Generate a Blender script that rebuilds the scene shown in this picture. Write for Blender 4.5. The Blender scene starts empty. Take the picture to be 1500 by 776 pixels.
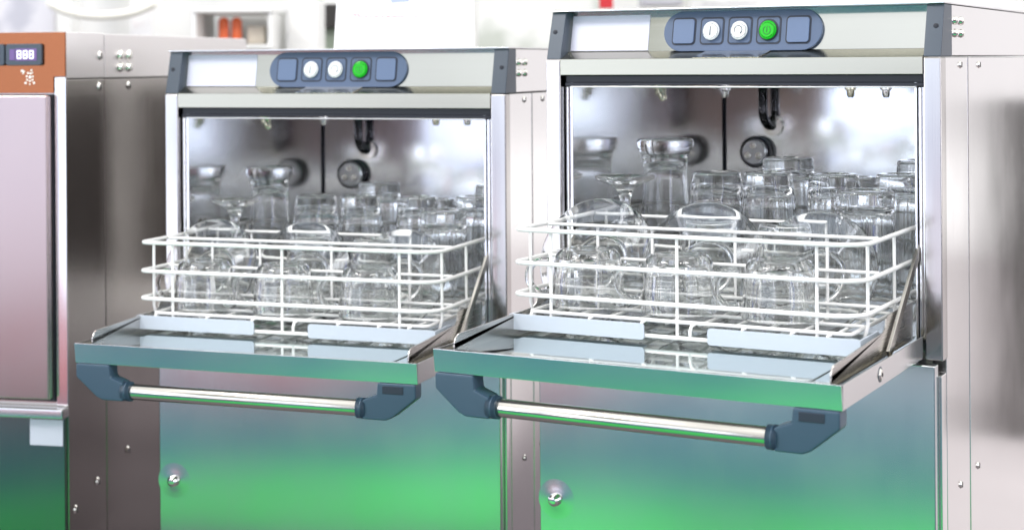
import bpy, bmesh, math, random
from mathutils import Vector, Matrix
PI = math.pi
R = math.radians
random.seed(7)
sc = bpy.context.scene
COL = sc.collection

# ------------------------------------------------------------------ materials
def mat(name):
    m = bpy.data.materials.new(name)
    m.use_nodes = True
    nt = m.node_tree
    return m, nt, nt.nodes['Principled BSDF']

def simple(name, col, rough=.5, metal=0.0, bump=0.0, bscale=300, spec=None, var=0.0):
    m, nt, b = mat(name)
    b.inputs['Base Color'].default_value = (*col, 1)
    b.inputs['Roughness'].default_value = rough
    b.inputs['Metallic'].default_value = metal
    if spec is not None:
        b.inputs['Specular IOR Level'].default_value = spec
    tc = nt.nodes.new('ShaderNodeTexCoord')
    if bump or var:
        n = nt.nodes.new('ShaderNodeTexNoise')
        n.inputs['Scale'].default_value = bscale
        n.inputs['Detail'].default_value = 4
        nt.links.new(tc.outputs['Object'], n.inputs['Vector'])
        if bump:
            bp = nt.nodes.new('ShaderNodeBump')
            bp.inputs['Strength'].default_value = bump
            bp.inputs['Distance'].default_value = .001
            nt.links.new(n.outputs['Fac'], bp.inputs['Height'])
            nt.links.new(bp.outputs['Normal'], b.inputs['Normal'])
        if var:
            mr = nt.nodes.new('ShaderNodeMapRange')
            mr.inputs['From Min'].default_value = .3
            mr.inputs['From Max'].default_value = .7
            mr.inputs['To Min'].default_value = max(0.02, rough - var)
            mr.inputs['To Max'].default_value = rough + var
            nt.links.new(n.outputs['Fac'], mr.inputs['Value'])
            nt.links.new(mr.outputs['Result'], b.inputs['Roughness'])
    return m

def steel(name, col=(.72, .72, .73), rough=.22, axis='x', streak=.06, bump=.02, smudge=.05, wave=0.0):
    """brushed stainless: streaks run along `axis`"""
    m, nt, b = mat(name)
    N = nt.nodes; L = nt.links
    b.inputs['Metallic'].default_value = 1
    tc = N.new('ShaderNodeTexCoord')
    mp = N.new('ShaderNodeMapping')
    s = {'x': (3, 900, 900), 'z': (900, 900, 3), 'y': (900, 3, 900)}[axis]
    mp.inputs['Scale'].default_value = s
    L.new(tc.outputs['Object'], mp.inputs['Vector'])
    n = N.new('ShaderNodeTexNoise'); n.inputs['Scale'].default_value = 1; n.inputs['Detail'].default_value = 3
    L.new(mp.outputs['Vector'], n.inputs['Vector'])
    n2 = N.new('ShaderNodeTexNoise'); n2.inputs['Scale'].default_value = 9; n2.inputs['Detail'].default_value = 5
    L.new(tc.outputs['Object'], n2.inputs['Vector'])
    # roughness = base + streaks + smudges
    a1 = N.new('ShaderNodeMath'); a1.operation = 'MULTIPLY_ADD'
    L.new(n.outputs['Fac'], a1.inputs[0]); a1.inputs[1].default_value = streak * 2; a1.inputs[2].default_value = rough - streak
    a2 = N.new('ShaderNodeMath'); a2.operation = 'MULTIPLY_ADD'
    L.new(n2.outputs['Fac'], a2.inputs[0]); a2.inputs[1].default_value = smudge * 2; a2.inputs[2].default_value = -smudge
    a3 = N.new('ShaderNodeMath'); a3.operation = 'ADD'; a3.use_clamp = True
    L.new(a1.outputs[0], a3.inputs[0]); L.new(a2.outputs[0], a3.inputs[1])
    L.new(a3.outputs[0], b.inputs['Roughness'])
    mx = N.new('ShaderNodeMix'); mx.data_type = 'RGBA'
    mx.inputs['A'].default_value = (*[c * .975 for c in col], 1)
    mx.inputs['B'].default_value = (*[min(1, c * 1.02) for c in col], 1)
    L.new(n.outputs['Fac'], mx.inputs['Factor'])
    L.new(mx.outputs['Result'], b.inputs['Base Color'])
    bp = N.new('ShaderNodeBump'); bp.inputs['Strength'].default_value = bump; bp.inputs['Distance'].default_value = .0005
    L.new(n.outputs['Fac'], bp.inputs['Height'])
    last = bp
    if wave:
        n3 = N.new('ShaderNodeTexNoise'); n3.inputs['Scale'].default_value = 5; n3.inputs['Detail'].default_value = 1
        L.new(tc.outputs['Object'], n3.inputs['Vector'])
        b2 = N.new('ShaderNodeBump'); b2.inputs['Strength'].default_value = wave; b2.inputs['Distance'].default_value = .01
        L.new(n3.outputs['Fac'], b2.inputs['Height']); L.new(bp.outputs['Normal'], b2.inputs['Normal'])
        last = b2
    L.new(last.outputs['Normal'], b.inputs['Normal'])
    return m

def glass(name, col=(.993, .998, .997), wob=.006, scale=40):
    m, nt, b = mat(name)
    b.inputs['Base Color'].default_value = (*col, 1)
    b.inputs['Roughness'].default_value = 0.0
    b.inputs['IOR'].default_value = 1.47
    b.inputs['Transmission Weight'].default_value = 1
    if wob:
        tc = nt.nodes.new('ShaderNodeTexCoord')
        mp = nt.nodes.new('ShaderNodeMapping'); mp.inputs['Scale'].default_value = (1, 1, .35)
        n = nt.nodes.new('ShaderNodeTexNoise'); n.inputs['Scale'].default_value = scale; n.inputs['Detail'].default_value = 2
        nt.links.new(tc.outputs['Object'], mp.inputs['Vector']); nt.links.new(mp.outputs['Vector'], n.inputs['Vector'])
        v = nt.nodes.new('ShaderNodeTexVoronoi'); v.inputs['Scale'].default_value = 170
        nt.links.new(tc.outputs['Object'], v.inputs['Vector'])
        mr = nt.nodes.new('ShaderNodeMapRange'); mr.interpolation_type = 'SMOOTHSTEP'
        mr.inputs['From Min'].default_value = .0; mr.inputs['From Max'].default_value = .22
        mr.inputs['To Min'].default_value = .5; mr.inputs['To Max'].default_value = 0
        nt.links.new(v.outputs['Distance'], mr.inputs['Value'])
        ad = nt.nodes.new('ShaderNodeMath'); ad.operation = 'ADD'
        nt.links.new(n.outputs['Fac'], ad.inputs[0]); nt.links.new(mr.outputs['Result'], ad.inputs[1])
        bp = nt.nodes.new('ShaderNodeBump'); bp.inputs['Strength'].default_value = wob; bp.inputs['Distance'].default_value = .004
        nt.links.new(ad.outputs[0], bp.inputs['Height']); nt.links.new(bp.outputs['Normal'], b.inputs['Normal'])
    return m

def emit(name, col, strength):
    m, nt, b = mat(name)
    b.inputs['Base Color'].default_value = (*[c * .5 for c in col], 1)
    b.inputs['Emission Color'].default_value = (*col, 1)
    b.inputs['Emission Strength'].default_value = strength
    b.inputs['Roughness'].default_value = .25
    return m

M = {}
M['steel_v'] = steel('brushed_steel_upright', col=(.78, .77, .77), rough=.15, axis='z', wave=.06, streak=.03, bump=.006)
M['steel_front'] = steel('brushed_steel_front', rough=.185, axis='z', wave=.06, col=(.62, .635, .65), streak=.012, bump=.002, smudge=.055)
M['steel_h'] = steel('brushed_steel_level', rough=.22, axis='x', wave=.03, streak=.025, bump=.005)
M['steel_warm'] = steel('brushed_steel_warm', col=(.70, .67, .60), rough=.2, axis='x', streak=.03, bump=.006, wave=.04)
M['steel_fascia'] = steel('brushed_steel_fascia', col=(.66, .685, .67), rough=.15, axis='x', streak=.03, bump=.005, wave=.05)
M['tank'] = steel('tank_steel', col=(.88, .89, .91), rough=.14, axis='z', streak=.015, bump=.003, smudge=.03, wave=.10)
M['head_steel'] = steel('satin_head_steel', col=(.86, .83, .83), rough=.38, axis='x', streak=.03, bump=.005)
M['tank_dark'] = steel('tank_dark_steel', col=(.66, .65, .64), rough=.15, axis='z', streak=.015, bump=.003, smudge=.03, wave=.14)  # darker tank steel copy: left wall's dim reflections put into its colour
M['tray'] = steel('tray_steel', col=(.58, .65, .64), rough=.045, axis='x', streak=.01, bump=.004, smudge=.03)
M['chrome'] = simple('polished_bar_steel', (.60, .58, .54), .2, 1.0, var=.03, bscale=40)
M['bright'] = simple('bright_fitting_metal', (.80, .78, .74), .16, 1.0, var=.05, bscale=80)
M['brass'] = simple('nickel_brass_fitting', (.72, .68, .52), .2, 1.0, var=.06, bscale=90)
M['slate'] = simple('slate_plastic', (.050, .066, .090), .42, bump=.08, bscale=900)
M['slate_edge'] = simple('dark_key_gap', (.012, .018, .035), .5, bump=.03, bscale=600)
M['pill'] = simple('blue_grey_plastic', (.066, .100, .175), .38, bump=.05, bscale=900)
M['key'] = simple('blue_grey_key', (.092, .137, .24), .42, bump=.05, bscale=900)
M['handle'] = simple('navy_handle_plastic', (.030, .062, .100), .36, bump=.06, bscale=800)
M['rubber'] = simple('black_rubber', (.008, .010, .018), .45, bump=.1, bscale=500)
M['white_key'] = simple('white_button', (.82, .84, .86), .3, bump=.02)
M['ink'] = simple('grey_ink', (.10, .11, .13), .5, bump=.02)
M['label'] = simple('plain_label_foil', (.55, .56, .66), .45, .2, bump=.06, bscale=700)
M['green_key'] = emit('green_lit_button', (.01, .55, .015), .38)
M['green_ink'] = simple('dark_green_ink', (.01, .16, .02), .4, bump=.02)
M['wire'] = simple('white_coated_wire', (.74, .74, .735), .34, bump=.06, bscale=260)
M['runner'] = simple('grey_blue_plastic', (.43, .48, .55), .4, bump=.05, bscale=400)
M['glass'] = glass('clear_glass')
M['saucer'] = glass('saucer_glass', (.98, .995, .99), wob=.006, scale=30)
M['dark_pipe'] = simple('dark_pipe_metal', (.06, .06, .065), .16, 1.0, var=.05, bscale=60)
M['flange'] = steel('flange_steel', col=(.58, .56, .54), rough=.26, axis='y', streak=.03, bump=.004)
M['cap'] = simple('pale_cap_metal', (.66, .67, .70), .3, .85, bump=.02)
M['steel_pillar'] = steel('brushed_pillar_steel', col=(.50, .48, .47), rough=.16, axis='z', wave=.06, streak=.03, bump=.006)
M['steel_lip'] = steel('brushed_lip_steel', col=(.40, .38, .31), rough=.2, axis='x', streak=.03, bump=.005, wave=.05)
M['dark'] = simple('gap_shade', (.012, .012, .014), .6, bump=.1)  # near-black for the shade in slots, grooves and gaps
M['orange'] = steel('orange_anodised_metal', col=(.33, .120, .055), rough=.24, axis='x', streak=.05, bump=.01)
M['ice_side'] = steel('ice_side_steel', col=(.46, .43, .41), rough=.17, axis='z', wave=.08, streak=.03, bump=.006)  # steel colour darkened to stand in for the dim gap it mirrors
M['ice_door'] = steel('ice_door_steel', col=(.44, .36, .355), rough=.24, axis='z', wave=.05, streak=.03, bump=.006)  # reddish reflection tinted into the steel colour
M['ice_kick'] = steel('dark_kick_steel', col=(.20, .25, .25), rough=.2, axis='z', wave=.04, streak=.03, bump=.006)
M['screen'] = emit('lit_display', (.55, .60, .95), .8)
M['screen_violet'] = emit('violet_display', (.16, .09, .28), .6)
M['digit'] = emit('display_digits', (.9, .92, 1.0), 1.2)
M['white_dot'] = simple('white_print', (.85, .85, .83), .4, bump=.02)

# ------------------------------------------------------------------ mesh helpers
class MB:
    def __init__(s):
        s.bm = bmesh.new()
    def _add(s, b):
        me = bpy.data.meshes.new('tmp'); b.to_mesh(me); b.free()
        s.bm.from_mesh(me); bpy.data.meshes.remove(me)
    def box(s, x0, x1, y0, y1, z0, z1, bev=.0008, seg=2):
        b = bmesh.new()
        bmesh.ops.create_cube(b, size=1)
        for v in b.verts:
            v.co = Vector(((x0 + x1) / 2 + v.co.x * (x1 - x0), (y0 + y1) / 2 + v.co.y * (y1 - y0), (z0 + z1) / 2 + v.co.z * (z1 - z0)))
        if bev:
            bev = min(bev, .45 * min(abs(x1 - x0), abs(y1 - y0), abs(z1 - z0)))
            bmesh.ops.bevel(b, geom=b.edges[:], offset=bev, segments=seg, affect='EDGES', profile=.5)
        s._add(b); return s
    def prism(s, pts, axis, a0, a1, bev=.0006):
        """2D outline pts extruded along axis; pts are the other two coordinates in xyz order"""
        b = bmesh.new()
        def P(u, v, w):
            return {'x': (w, u, v), 'y': (u, w, v), 'z': (u, v, w)}[axis]
        lo = [b.verts.new(P(u, v, a0)) for u, v in pts]
        hi = [b.verts.new(P(u, v, a1)) for u, v in pts]
        n = len(pts)
        b.faces.new(lo); b.faces.new(hi[::-1])
        for i in range(n):
            b.faces.new((lo[i], hi[i], hi[(i + 1) % n], lo[(i + 1) % n]))
        bmesh.ops.recalc_face_normals(b, faces=b.faces[:])
        if bev:
            bmesh.ops.bevel(b, geom=b.edges[:], offset=bev, segments=2, affect='EDGES', profile=.5)
        s._add(b); return s
    def hull(s, a, c, bev=0):
        """prism between two matching point loops in 3D"""
        b = bmesh.new()
        lo = [b.verts.new(p) for p in a]; hi = [b.verts.new(p) for p in c]
        n = len(a)
        b.faces.new(lo); b.faces.new(hi[::-1])
        for i in range(n):
            b.faces.new((lo[i], hi[i], hi[(i + 1) % n], lo[(i + 1) % n]))
        bmesh.ops.recalc_face_normals(b, faces=b.faces[:])
        if bev:
            bmesh.ops.bevel(b, geom=b.edges[:], offset=bev, segments=2, affect='EDGES', profile=.5)
        s._add(b); return s
    def tube(s, pts, r, closed=False, seg=10):
        pts = [Vector(p) for p in pts]
        n = len(pts); bm = s.bm
        tang = []
        for i in range(n):
            if closed:
                t = pts[(i + 1) % n] - pts[i - 1]
            else:
                t = pts[min(i + 1, n - 1)] - pts[max(i - 1, 0)]
            tang.append(t.normalized())
        up = Vector((0, 0, 1)) if abs(tang[0].z) < .9 else Vector((1, 0, 0))
        nrm = (up - tang[0] * up.dot(tang[0])).normalized()
        rings = []
        for i in range(n):
            nrm = (nrm - tang[i] * nrm.dot(tang[i])).normalized()
            bi = tang[i].cross(nrm)
            rr = r[i] if isinstance(r, (list, tuple)) else r
            rings.append([bm.verts.new(pts[i] + (nrm * math.cos(2 * PI * k / seg) + bi * math.sin(2 * PI * k / seg)) * rr) for k in range(seg)])
        m = n if closed else n - 1
        for i in range(m):
            a, c = rings[i], rings[(i + 1) % n]
            off = 0
            if closed and i == n - 1:
                off = min(range(seg), key=lambda o: (a[0].co - c[o].co).length)
            for k in range(seg):
                bm.faces.new((a[k], a[(k + 1) % seg], c[(k + 1 + off) % seg], c[(k + off) % seg]))
        if not closed:
            bm.faces.new(rings[0][::-1]); bm.faces.new(rings[-1])
        return s
    def lathe(s, prof, seg=64, flute=None, c=(0, 0, 0), axis='z'):
        """closed or open-at-axis profile of (r,z); flute=(n, depth, fn(z)->weight)"""
        bm = s.bm
        def P(r, a, z):
            x, y = r * math.cos(a), r * math.sin(a)
            v = {'z': (x, y, z), 'y': (x, z, y), 'x': (z, x, y)}[axis]
            return (c[0] + v[0], c[1] + v[1], c[2] + v[2])
        rings = []
        for i, p in enumerate(prof):
            r, z = p[0], p[1]
            if r < 1e-6:
                rings.append([bm.verts.new(P(0, 0, z))])
            else:
                w = p[2] if len(p) > 2 else 0
                ring = []
                for k in range(seg):
                    a = 2 * PI * k / seg
                    rr = r
                    if flute and w:
                        rr = r * (1 - flute[1] * w * abs(math.sin(flute[0] * a / 2)) ** .8)
                    ring.append(bm.verts.new(P(rr, a, z)))
                rings.append(ring)
        nf = []
        for i in range(len(rings) - 1):
            a, b_ = rings[i], rings[i + 1]
            if len(a) == 1 and len(b_) == 1:
                continue
            for k in range(seg):
                k2 = (k + 1) % seg
                if len(a) == 1:
                    nf.append(bm.faces.new((a[0], b_[k], b_[k2])))
                elif len(b_) == 1:
                    nf.append(bm.faces.new((a[k], a[k2], b_[0])))
                else:
                    nf.append(bm.faces.new((a[k], a[k2], b_[k2], b_[k])))
        bmesh.ops.recalc_face_normals(bm, faces=nf)
        return s
    def squash(s, k):
        for v in s.bm.verts: v.co.z *= k
        return s
    def cyl(s, a, b_, r, seg=24):
        a = Vector(a); b_ = Vector(b_)
        return s.tube([a, b_], r, seg=seg)
    def build(s, name, m, parent=None, sharp=33):
        me = bpy.data.meshes.new(name)
        for f in s.bm.faces:
            f.smooth = True
        for e in s.bm.edges:
            if len(e.link_faces) == 2 and e.calc_face_angle(0) > R(sharp):
                e.smooth = False
        s.bm.to_mesh(me); s.bm.free()
        me.materials.append(m)
        o = bpy.data.objects.new(name, me); COL.objects.link(o)
        if parent:
            o.parent = parent
        if sharp < 39:
            wn = o.modifiers.new('weighted_normal', 'WEIGHTED_NORMAL')
            wn.mode = 'FACE_AREA'; wn.weight = 100; wn.keep_sharp = True
        return o

def tag(o, label=None, cat=None, group=None, kind=None):
    if label: o['label'] = label
    if cat: o['category'] = cat
    if group: o['group'] = group
    if kind: o['kind'] = kind
    return o
def empty(name, loc=(0, 0, 0), rz=0, scale=(1, 1, 1)):
    o = bpy.data.objects.new(name, None); COL.objects.link(o)
    o.location = loc; o.rotation_euler = (0, 0, rz); o.scale = scale
    o.empty_display_size = .02
    return o
def copy_tree(o, parent=None):
    c = o.copy(); COL.objects.link(c); c.parent = parent
    for ch in list(o.children):
        copy_tree(ch, c)
    return c

def rrect(cx, cy, w, h, r, n=6):
    pts = []
    for (sx, sy, a0) in ((1, 1, 0), (-1, 1, 90), (-1, -1, 180), (1, -1, 270)):
        for k in range(n + 1):
            a = R(a0 + 90 * k / n)
            pts.append((cx + sx * (w / 2 - r) + r * math.cos(a), cy + sy * (h / 2 - r) + r * math.sin(a)))
    return pts

# ------------------------------------------------------------------ camera
CAM = Vector((.8636, -1.686, .6202)); YAW = .4943; ROLL = .0068; F = 2369.135; VY = 93.24
cam = bpy.data.cameras.new('camera'); co = bpy.data.objects.new('camera', cam); COL.objects.link(co)
co.matrix_world = Matrix.Translation(CAM) @ Matrix.Rotation(YAW, 4, 'Z') @ Matrix.Rotation(PI / 2, 4, 'X') @ Matrix.Rotation(-ROLL, 4, 'Z')
cam.sensor_width = 36; cam.lens = F / 1500 * 36
cam.shift_y = -(388 - VY) / 1500
cam.clip_start = .05; cam.clip_end = 200
cam.dof.use_dof = True; cam.dof.focus_distance = 1.72; cam.dof.aperture_fstop = 5.6; cam.dof.aperture_blades = 0
sc.camera = co
CR = Vector((math.cos(YAW), math.sin(YAW), 0)); CF = Vector((-math.sin(YAW), math.cos(YAW), 0))
def at(px, py, Z):
    """the place at distance Z whose picture is (px, py) of the 1500 px photograph (for measuring)"""
    a, b = px - 750, py - VY
    u = a * math.cos(ROLL) - b * math.sin(ROLL); v = a * math.sin(ROLL) + b * math.cos(ROLL)
    return CAM + CF * Z + CR * (u / F * Z) + Vector((0, 0, -v / F * Z))

# ------------------------------------------------------------------ dishwasher
W = .46; D = .53; ZD = .3342; ZB = -.06
FLOOR = -.17
PI0, PI1 = .0187, .4413        # inner edges of the pillars
def fp(x, z, n=0.0):           # point on the sloping control fascia
    return (x, .022 + (z - .6335) * .22 - n, z)

def fascia_plate(mb, pts, n0, n1, bev=.0006):
    mb.hull([fp(x, z, n0) for x, z in pts], [fp(x, z, n1) for x, z in pts], bev)

def make_dishwasher():
    root = empty('dishwasher')
    # outer shell: two side sheets, back and top
    m = MB()
    m.box(.4432, .4588, .022, .126, ZB, .6236, .001)
    m.box(.4432, .4596, .1266, D, ZB, .6236, .001)
    m.box(.0012, .0168, .022, D, ZB, .6236, .001)
    m.box(.0168, .4432, D - .004, D - .0005, ZB, .6236, .001)
    m.build('side_panel', M['steel_v'], root)
    m = MB()
    m.box(.001, .4592, .051, D + .002, .6252, .6796, .0012)
    m.box(PI0, PI1, .034, .051, .6252, .6790, .0006)
    hd = m.build('head_cover', M['steel_v'], root)
    m = MB().box(-.0005, .4605, .0135, D + .003, .6800, .6818, .0006)
    m.build('top_sheet', M['steel_h'], root)
    for i in range(2):
        for j in range(2):
            yy = .064 + i * .028; zz = .6495 + j * .0135
            v = MB().lathe([(.0, .0042), (.0025, .004), (.0042, .0026), (.005, 0), (.005, -.0005), (0, -.0005)], 20, c=(.4592, yy, zz), axis='x')
            v.build('vent_button', M['bright'], root)
    for (yy, zz) in ((.0905, .6156), (.178, .6153), (.1607, .1659), (.0804, .163)):
        xx = .4588 if yy < .126 else .4596
        v = MB().lathe([(0, .0022), (.003, .0018), (.0045, 0), (.0045, -.0004), (0, -.0004)], 20, c=(xx, yy, zz), axis='x')
        s_ = v.build('screw', M['bright'], root)
        MB().box(xx + .0016, xx + .0024, yy - .0006, yy + .0006, zz - .0028, zz + .0028, 0).build('slot', M['dark'], s_)
    # pillars
    for x0, x1 in ((0, PI0), (PI1, .46)):
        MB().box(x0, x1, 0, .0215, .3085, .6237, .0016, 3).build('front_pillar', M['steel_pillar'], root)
    # end caps of the control head
    for x0, x1, hx in ((.0003, PI0, .0075), (PI1, .4597, .4525)):
        m = MB().prism([(.0008, .6246), (.0175, .6797), (.0505, .6797), (.0505, .6246)], 'x', x0, x1, .0012)
        c = m.build('end_cap', M['slate'], root)
        yz = .0008 + (.6565 - .6246) * .303
        MB().cyl((hx, yz - .0006, .6565), (hx, yz + .003, .6562), .0027).build('screw_hole', M['rubber'], c)
    # control fascia, ledge and lip
    m = MB()
    m.hull([fp(PI0, .6335, 0), fp(PI1, .6335, 0), fp(PI1, .6795, 0), fp(PI0, .6795, 0)],
           [fp(PI0, .6335, -.003), fp(PI1, .6335, -.003), fp(PI1, .6795, -.003), fp(PI0, .6795, -.003)])
    fa = m.build('control_fascia', M['steel_fascia'], root)
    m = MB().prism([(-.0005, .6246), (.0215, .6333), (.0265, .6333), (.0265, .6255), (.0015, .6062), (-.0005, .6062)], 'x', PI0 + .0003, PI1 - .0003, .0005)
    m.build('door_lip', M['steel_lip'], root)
    lp = MB()
    fascia_plate(lp, [(.0218, .6342), (.1203, .6342), (.1203, .6752), (.0218, .6752)], .0002, .0010, .0002)
    lp.build('label_plate', M['label'], root)
    tb = MB().hull([(.184, -.0012, .62545), (.262, -.0012, .62545), (.270, .0185, .6333), (.194, .0185, .6333)],
                   [(.184, -.0004, .62495), (.262, -.0004, .62495), (.270, .0195, .63275), (.194, .0195, .63275)])
    tb.build('ledge_plate', M['bright'], root)  # thin bright slanted plate on the ledge
    # stadium panel with keys
    cx, cz, hw, hh = .2337, .6552, .0933, .0228
    pts = []
    for k in range(17):
        a = R(-90 + 180 * k / 16); pts.append((cx + hw - hh + hh * math.cos(a), cz + hh * math.sin(a)))
    for k in range(17):
        a = R(90 + 180 * k / 16); pts.append((cx - hw + hh + hh * math.cos(a), cz + hh * math.sin(a)))
    m = MB(); fascia_plate(m, pts, .0004, .0052, .0012)
    bp = m.build('button_panel', M['pill'], root)
    for i, bx in enumerate((.1656, .1994, .2326, .266, .300)):
        m = MB(); fascia_plate(m, rrect(bx, .6551, .0286, .0312, .0048), .0048, .0057, .0002)
        m.build('key_frame', M['slate_edge'], bp)
        blank = i in (0, 4)
        m = MB(); fascia_plate(m, rrect(bx, .6551, .0252, .0276, .0036), .005, .0076 if blank else .0064, .0008)
        kb = m.build('blank_key' if blank else 'key_base', M['key'] if blank else M['pill'], bp)
        if not blank:
            g = i == 3
            def disc(mb, r, n0, n1, bev):
                fascia_plate(mb, [(bx + r * math.cos(2 * PI * k / 40), .6553 + r * 1.06 * math.sin(2 * PI * k / 40)) for k in range(40)], n0, n1, bev)
            if g:
                m = MB(); disc(m, .0116, .006, .0074, .0004); m.build('button_collar', M['slate_edge'], bp)
            m = MB(); disc(m, .0098, .006, .0122, .0026)
            pb = m.build('push_button', M['green_key'] if g else M['white_key'], bp)
            # symbol (a sub-part of the button panel)
            m = MB()
            if i == 1:
                fascia_plate(m, [(bx - .0008, .6500), (bx + .0010, .6500), (bx + .0007, .6606), (bx - .0005, .6606)], .0120, .0125, 0)
                m.build('button_symbol', M['ink'], bp)
            elif i == 2:
                m.tube([fp(bx + .0046 * math.cos(a), .6556 + .005 * math.sin(a), .0122) for a in [R(205 - 15 * k) for k in range(17)]], .0006, seg=6)
                ex, ez = bx + .0046 * math.cos(R(-35)), .6556 + .005 * math.sin(R(-35))
                fascia_plate(m, [(ex - .0020, ez + .0010), (ex + .0016, ez + .0012), (ex - .0008, ez - .0018)], .0120, .0126, 0)
                m.build('button_symbol', M['ink'], bp)
            else:
                m.tube([fp(bx + .0042 * math.cos(a), .6550 + .0046 * math.sin(a), .0122) for a in [R(120 + 15 * k) for k in range(21)]], .0005, seg=6)
                m.tube([fp(bx, .6528, .0123), fp(bx, .6596, .0123)], .0005, seg=6)
                m.build('button_symbol', M['green_ink'], bp)
    # gasket and trim over the opening
    m = MB()
    m.box(.0225, .4395, .0075, .024, .5972, .6058, .001)
    m.prism([(.0225, .5972), (.4395, .5972), (.4395, .5936), (.32, .5936), (.26, .5948), (.20, .5952), (.14, .5948), (.08, .5936), (.0225, .5936)], 'y', .006, .022, 0)
    m.build('gasket', M['rubber'], root)
    m = MB().box(.0290, .4320, .0052, .012, .5918, .5934, .0004)
    m.build('opening_trim', M['chrome'], root)
    # wash chamber: sheets round the opening
    ch = MB()
    ch.box(.0285, .4325, .500, .503, .285, .604, .0004)
    ch.build('chamber_back', M['tank'], root)
    for x0, x1 in ((.0285, .0308), (.4302, .4325)):
        MB().box(x0, x1, .008, .4997, .285, .604, .0004).build('chamber_side', M['tank_dark'] if x0 < .2 else M['tank'], root)
    MB().box(.0310, .4300, .024, .4997, .6005, .604, .0004).build('chamber_ceiling', M['tank'], root)
    MB().box(.0310, .4300, .012, .4997, .285, .2885, .0004).build('chamber_floor', M['tank'], root)
    for x0, x1 in ((.0200, .0280), (.4330, .4400)):
        MB().box(x0, x1, .0115, .0215, .3150, .5930, .0012).build('guide_channel', M['tank'], root)
        MB().box((x0 + x1) / 2 - .001, (x0 + x1) / 2 + .001, .008, .0118, .34, .592, .0006).build('channel_strip', M['steel_v'], root)
    MB().box(.0205, .4395, .004, .012, .2945, .3080, .001).build('sill_channel', M['dark'], root)
    MB().tube([(.0322, .4985, .30), (.0322, .4985, .600)], .0014, seg=8).build('corner_seam', M['slate_edge'], root)  # dark strip drawn where the left and back walls meet
    # things in the chamber
    def spray_disc(x, z):
        m = MB().lathe([(0, .020), (.0165, .020), (.019, .018), (.0205, .012), (.0205, .0), (0, 0)], 40, c=(x, 0, z), axis='y')
        for v in m.bm.verts: v.co.y = .4995 - v.co.y
        d = m.build('pump_cap', M['cap'], root)
        r_ = MB().lathe([(.0204, .002), (.0222, .002), (.0222, .014), (.0204, .014), (.0204, .002)], 40, c=(x, 0, z), axis='y')
        for v in r_.bm.verts: v.co.y = .4995 - v.co.y
        r_.build('cap_ring', M['rubber'], d)
        for a in (90, 210, 330):
            k = MB().cyl((x + .009 * math.cos(R(a)), .4765, z + .009 * math.sin(R(a))), (x + .009 * math.cos(R(a)), .4800, z + .009 * math.sin(R(a))), .0046)
            k.build('cap_stud', M['bright'], d)
    spray_disc(.0815, .493)
    pts = [(.098, .475, .603), (.098, .475, .552)]
    for k in range(1, 9):
        a = R(90 * k / 8); pts.append((.098 + .006 * (1 - math.cos(a)), .475 + .0 + .018 * (1 - math.cos(a)), .552 - .022 * math.sin(a)))
    pts.append((.105, .4995, .530))
    pp = MB().tube(pts, .0068, seg=16).build('feed_pipe', M['dark_pipe'], root)
    MB().lathe([(.0, .006), (.012, .005), (.014, 0), (0, 0)], 28, c=(.105, .4935, .530), axis='y').build('pipe_flange', M['bright'], pp)
    def nozzle(x, y, z1, m_, tilt=0.0):
        mb = MB()
        mb.lathe([(0, 0), (.0032, 0), (.0050, .003), (.0054, .009), (.0062, .0095), (.0078, .0105), (.0078, .0135), (.0055, .0145), (.0055, .0175), (.0072, .018), (.0072, .0285), (0, .0285)], 20)
        for v in mb.bm.verts:
            v.co = Matrix.Rotation(tilt, 3, 'Y') @ v.co + Vector((x, y, z1))
        mb.build('rinse_nozzle', m_, root)
    nozzle(.262, .345, .5735, M['brass'])
    nozzle(.306, .352, .5735, M['bright'])
    nozzle(.089, .350, .5725, M['bright'])
    nozzle(.086, .150, .5735, M['brass'], R(-24))  # placed as the mirror image of a nozzle in the left wall
    # lower front panel
    m = MB().box(-.003, .4555, -.017, -.0015, ZB + .004, .3062, .0015, 3)
    lpn = m.build('lower_panel', M['steel_front'], root)
    for nm, prof, mm in (('lock_dimple', [(0, .0015), (.007, .0013), (.012, .0008), (.017, .00035), (.023, .0001), (.023, -.0003), (0, -.0003)], M['steel_front']),  # shallow dome shaped to swirl the panel's reflections
                         ('panel_lock', [(0, .0115), (.004, .0108), (.0068, .0080), (.0074, .0040), (.0074, .0), (0, .0)], M['bright'])):
        ro = MB().lathe(prof, 40, c=(.0185, 0, .117), axis='y')
        for v in ro.bm.verts: v.co.y = -.017 - v.co.y
        bmesh.ops.recalc_face_normals(ro.bm, faces=ro.bm.faces[:])
        ro.build(nm, mm, lpn)
    m = MB().box(.0015, .4585, .0005, .021, ZB, .2935, .0012)
    m.build('plinth_frame', M['steel_v'], root)
    # ---- door, lying open
    dr = MB()
    y0, y1, z0, z1 = -.2921, -.006, ZD - .0234, ZD
    dr.prism([(y0, z1), (y0 + .0016, z1), (y0 + .0058, z0 + .0016), (y1, z0 + .0016), (y1, z0), (y0 + .0034, z0)], 'x', PI0 + .0010, PI1 - .0010, .0004)
    dr.box(PI0 + .0006, PI0 + .0022, y0 + .0044, y1, z0 + .0006, z1 - .0003, .0005)
    dr.box(PI1 - .0022, PI1 - .0006, y0 + .0044, y1, z0 + .0006, z1 - .0003, .0005)
    dr.box(PI0 + .0022, PI1 - .0022, y0 + .0016, y0 + .0062, z1 - .0018, z1 - .0004, .0004)
    door = dr.build('door', M['steel_h'], root)
    tr = MB()
    tr.box(.037, .4265, -.2845, .02, ZD - .0075, ZD - .0045, .0006)
    tr.box(.037, .4265, -.2846, -.2806, ZD - .0045, ZD - .0008, .0005)
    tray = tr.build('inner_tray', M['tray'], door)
    pl = MB()
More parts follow.
